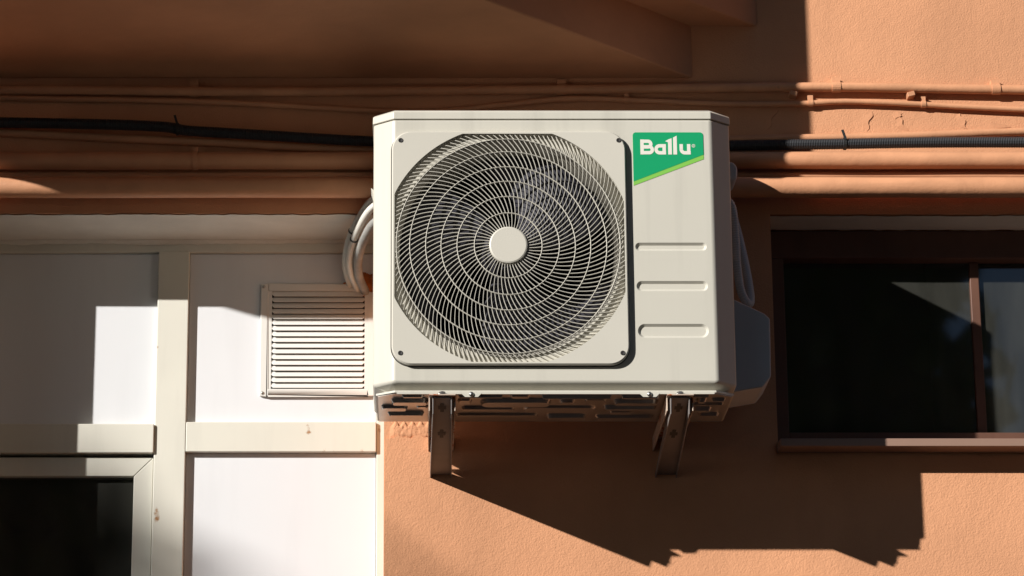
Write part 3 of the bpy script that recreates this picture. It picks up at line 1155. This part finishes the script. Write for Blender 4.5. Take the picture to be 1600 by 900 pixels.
# ================================================================== HOSES
def hose(name, pts, r, m, label, pitch=None, ties=()):
    path = smooth_path(pts, 16)
    o = empty(name, path[-1], label, 'hose')
    bm = new()
    if pitch:
        corrugated(bm, path, r, pitch, r * 0.13, 14)
    else:
        tube(bm, path, r, 16)
    under(obj('hose_run', bm, m, None, smooth=True), o)
    for i in ties:
        p = path[i]
        t = (path[i + 1] - path[i - 1]).normalized()
        bm = new()
        tube(bm, [p - t * 0.002, p + t * 0.002], r + 0.0012, 16)
        under(obj('cable_tie', bm, 'tie', None), o)
    return o


hose('hose', [(-0.02, -0.10, 3.935), (-0.105, -0.07, 3.905), (-0.150, 0.00, 3.868), (-0.176, 0.08, 3.832), (-0.185, 0.16, 3.795), (-0.176, 0.235, 3.766), (-0.168, 0.262, 3.758)], 0.0098, 'hose_white',
     'outermost white corrugated hose curling from behind the unit into the panel', 0.0052, (40,))
hose('hose', [(-0.02, -0.12, 3.905), (-0.105, -0.09, 3.878), (-0.146, -0.02, 3.842), (-0.170, 0.07, 3.805), (-0.172, 0.15, 3.776), (-0.158, 0.225, 3.755), (-0.150, 0.262, 3.750)], 0.0100, 'hose_white',
     'middle white corrugated hose of the three beside the unit', 0.0052, (40,))
hose('hose', [(-0.02, -0.10, 3.872), (-0.100, -0.06, 3.848), (-0.132, 0.00, 3.820), (-0.150, 0.08, 3.790), (-0.150, 0.16, 3.764), (-0.138, 0.225, 3.748), (-0.132, 0.262, 3.744)], 0.0115, 'hose_grey',
     'grey insulated hose, innermost of the three beside the unit')
bm = new()
random.seed(2)
bmesh.ops.create_icosphere(bm, subdivisions=3, radius=1.0)
for v in bm.verts:
    k = 1 + 0.35 * random.uniform(-1, 1)
    v.co = Vector((-0.138 + v.co.x * 0.046 * k, 0.246 + v.co.y * 0.012, 3.768 + v.co.z * 0.028 * k))
tag(obj('foam_seal', bm, 'foam', None), 'rusty orange mounting foam around the hoses where they enter the panel', 'foam')
hose('drain_hose', [(0.745, -0.22, 3.87), (0.790, -0.22, 3.84), (0.800, -0.215, 3.76), (0.803, -0.21, 3.68), (0.812, -0.20, 3.62), (0.828, -0.19, 3.590), (0.838, -0.17, 3.61), (0.832, -0.14, 3.70), (0.815, -0.10, 3.82), (0.80, -0.06, 3.9), (0.78, -0.02, 3.92)], 0.0115, 'ac_grey',
     'grey corrugated hose hanging in a loop at the right flank of the unit', 0.0062)


# ================================================================== TREES across the street (the window mirrors them)
def tree(loc, h, cr, label, seed, leaves=9500, size=0.2):
    rnd = random.Random(seed)
    t = empty('tree', loc, label, 'tree', 'street trees across the road')
    bm = new()
    top = h - cr * 0.8
    main = [Vector((0.15 * math.sin(k * 1.1 + seed), 0.15 * math.cos(k * 0.9), top * k / 6)) for k in range(7)]
    tube(bm, main, lambda i: 0.24 * (1 - i / 8), 10)
    for k in range(7):
        a = k * 2.4 + seed
        b0 = main[3 + k % 4]
        e_ = b0 + Vector((math.cos(a) * cr * 0.65, math.sin(a) * cr * 0.65, cr * rnd.uniform(0.25, 0.7)))
        tube(bm, smooth_path([b0, b0.lerp(e_, 0.5) + Vector((0, 0, 0.25)), e_], 5), lambda i: 0.085 * (1 - i / 13), 7)
    obj('trunk', bm, 'bark', t, smooth=True)
    bm = new()
    cz = h - cr
    clumps = []
    for k in range(90):
        while True:
            d = Vector((rnd.uniform(-1, 1), rnd.uniform(-1, 1), rnd.uniform(-1, 1)))
            if 0.25 < d.length < 0.86:
                break
        clumps.append((Vector((d.x * cr, d.y * cr, cz + d.z * cr * 1.05)), cr * rnd.uniform(0.16, 0.28)))
    for k in range(leaves):
        c, r = clumps[k % len(clumps)]
        d = Vector((rnd.gauss(0, 1), rnd.gauss(0, 1), rnd.gauss(0, 1))).normalized()
        p = c + d * r * rnd.uniform(0.5, 1.0)
        u = Vector((rnd.uniform(-1, 1), rnd.uniform(-1, 1), rnd.uniform(-1, 1))).normalized()
        w = u.cross(d)
        if w.length < 0.1:
            continue
        w.normalize()
        s_ = size * rnd.uniform(0.6, 1.3)
        bm.faces.new([bm.verts.new(p + a * s_ * u + b * s_ * 0.62 * w) for a, b in ((-1, 0), (0, -0.8), (1, 0), (0, 0.8))])
    cr_o = obj('crown', bm, 'leaf', t)
    return t


rows = [(-26.0, -12.6, 11.6, 3.4), (-21.3, -12.2, 11.7, 3.4), (-17.7, -12.0, 11.95, 3.2), (-12.4, -12.4, 10.8, 3.2), (-7.4, -12.0, 10.7, 3.2), (-3.0, -12.5, 10.9, 3.2),
        (1.45, -12.2, 9.8, 2.95), (7.6, -12.4, 10.6, 3.2), (12.8, -12.2, 10.9, 3.3)]
where = ['first', 'second', 'third', 'fourth', 'fifth', 'sixth', 'seventh', 'eighth', 'ninth']
for i, (x, y, h, cr) in enumerate(rows):
    tree((x, y, -0.12), h, cr, where[i] + ' leafy street tree in the row across the road, counted from the left', 11 + i)

# ================================================================== ADDED BLOCKS behind the trees, unseen, to hold back sky light
def far_block(X0, X1, nb, label):
    H, fl, yw = 21.0, 3.0, -17.0
    opp = empty('apartment_building', ((X0 + X1) / 2, yw, -0.12), label, 'building')
    bm = new()
    bw = (X1 - X0) / nb
    # facade as piers and bands round real window openings
    for k in range(7):
        z0 = k * fl
        box(bm, X0, X1, yw - 0.4, yw, z0 - 0.12, z0 + 0.9)
        box(bm, X0, X1, yw - 0.4, yw, z0 + 2.3, z0 + fl - 0.12)
        for j in range(nb + 1):
            xc = X0 + j * bw
            box(bm, max(X0, xc - 0.8), min(X1, xc + 0.8), yw - 0.4, yw, z0 + 0.9, z0 + 2.3)
    box(bm, X0, X1, yw - 9.0, yw - 0.41, -0.12, H)
    under(obj('wall', bm, 'far_wall', None), opp)
    bm = new()
    box(bm, X0 - 0.4, X1 + 0.4, yw - 9.4, yw + 0.4, H, H + 0.3)
    under(obj('roof', bm, 'far_wall', None), opp)
    pane_me = None
    for k in range(7):
        for j in range(nb):
            xa, xb = X0 + j * bw + 0.8, X0 + (j + 1) * bw - 0.8
            if pane_me is None:
                bm = new()
                box(bm, -(xb - xa) / 2, (xb - xa) / 2, -0.05, 0.0, -0.7, 0.7)
                o = obj('window', bm, 'far_glass', opp)
                pane_me = o.data
            else:
                o = link(bpy.data.objects.new('window', pane_me), opp)
            o.location = Vector(((xa + xb) / 2, yw - 0.30, k * fl + 1.6)) - opp.location


far_block(-12.0, 1.0, 4, 'unseen grey brown apartment block added across the road to hold back sky light, left of the gap')
far_block(8.5, 34.0, 8, 'unseen grey brown apartment block added across the road to hold back sky light, right of the gap')
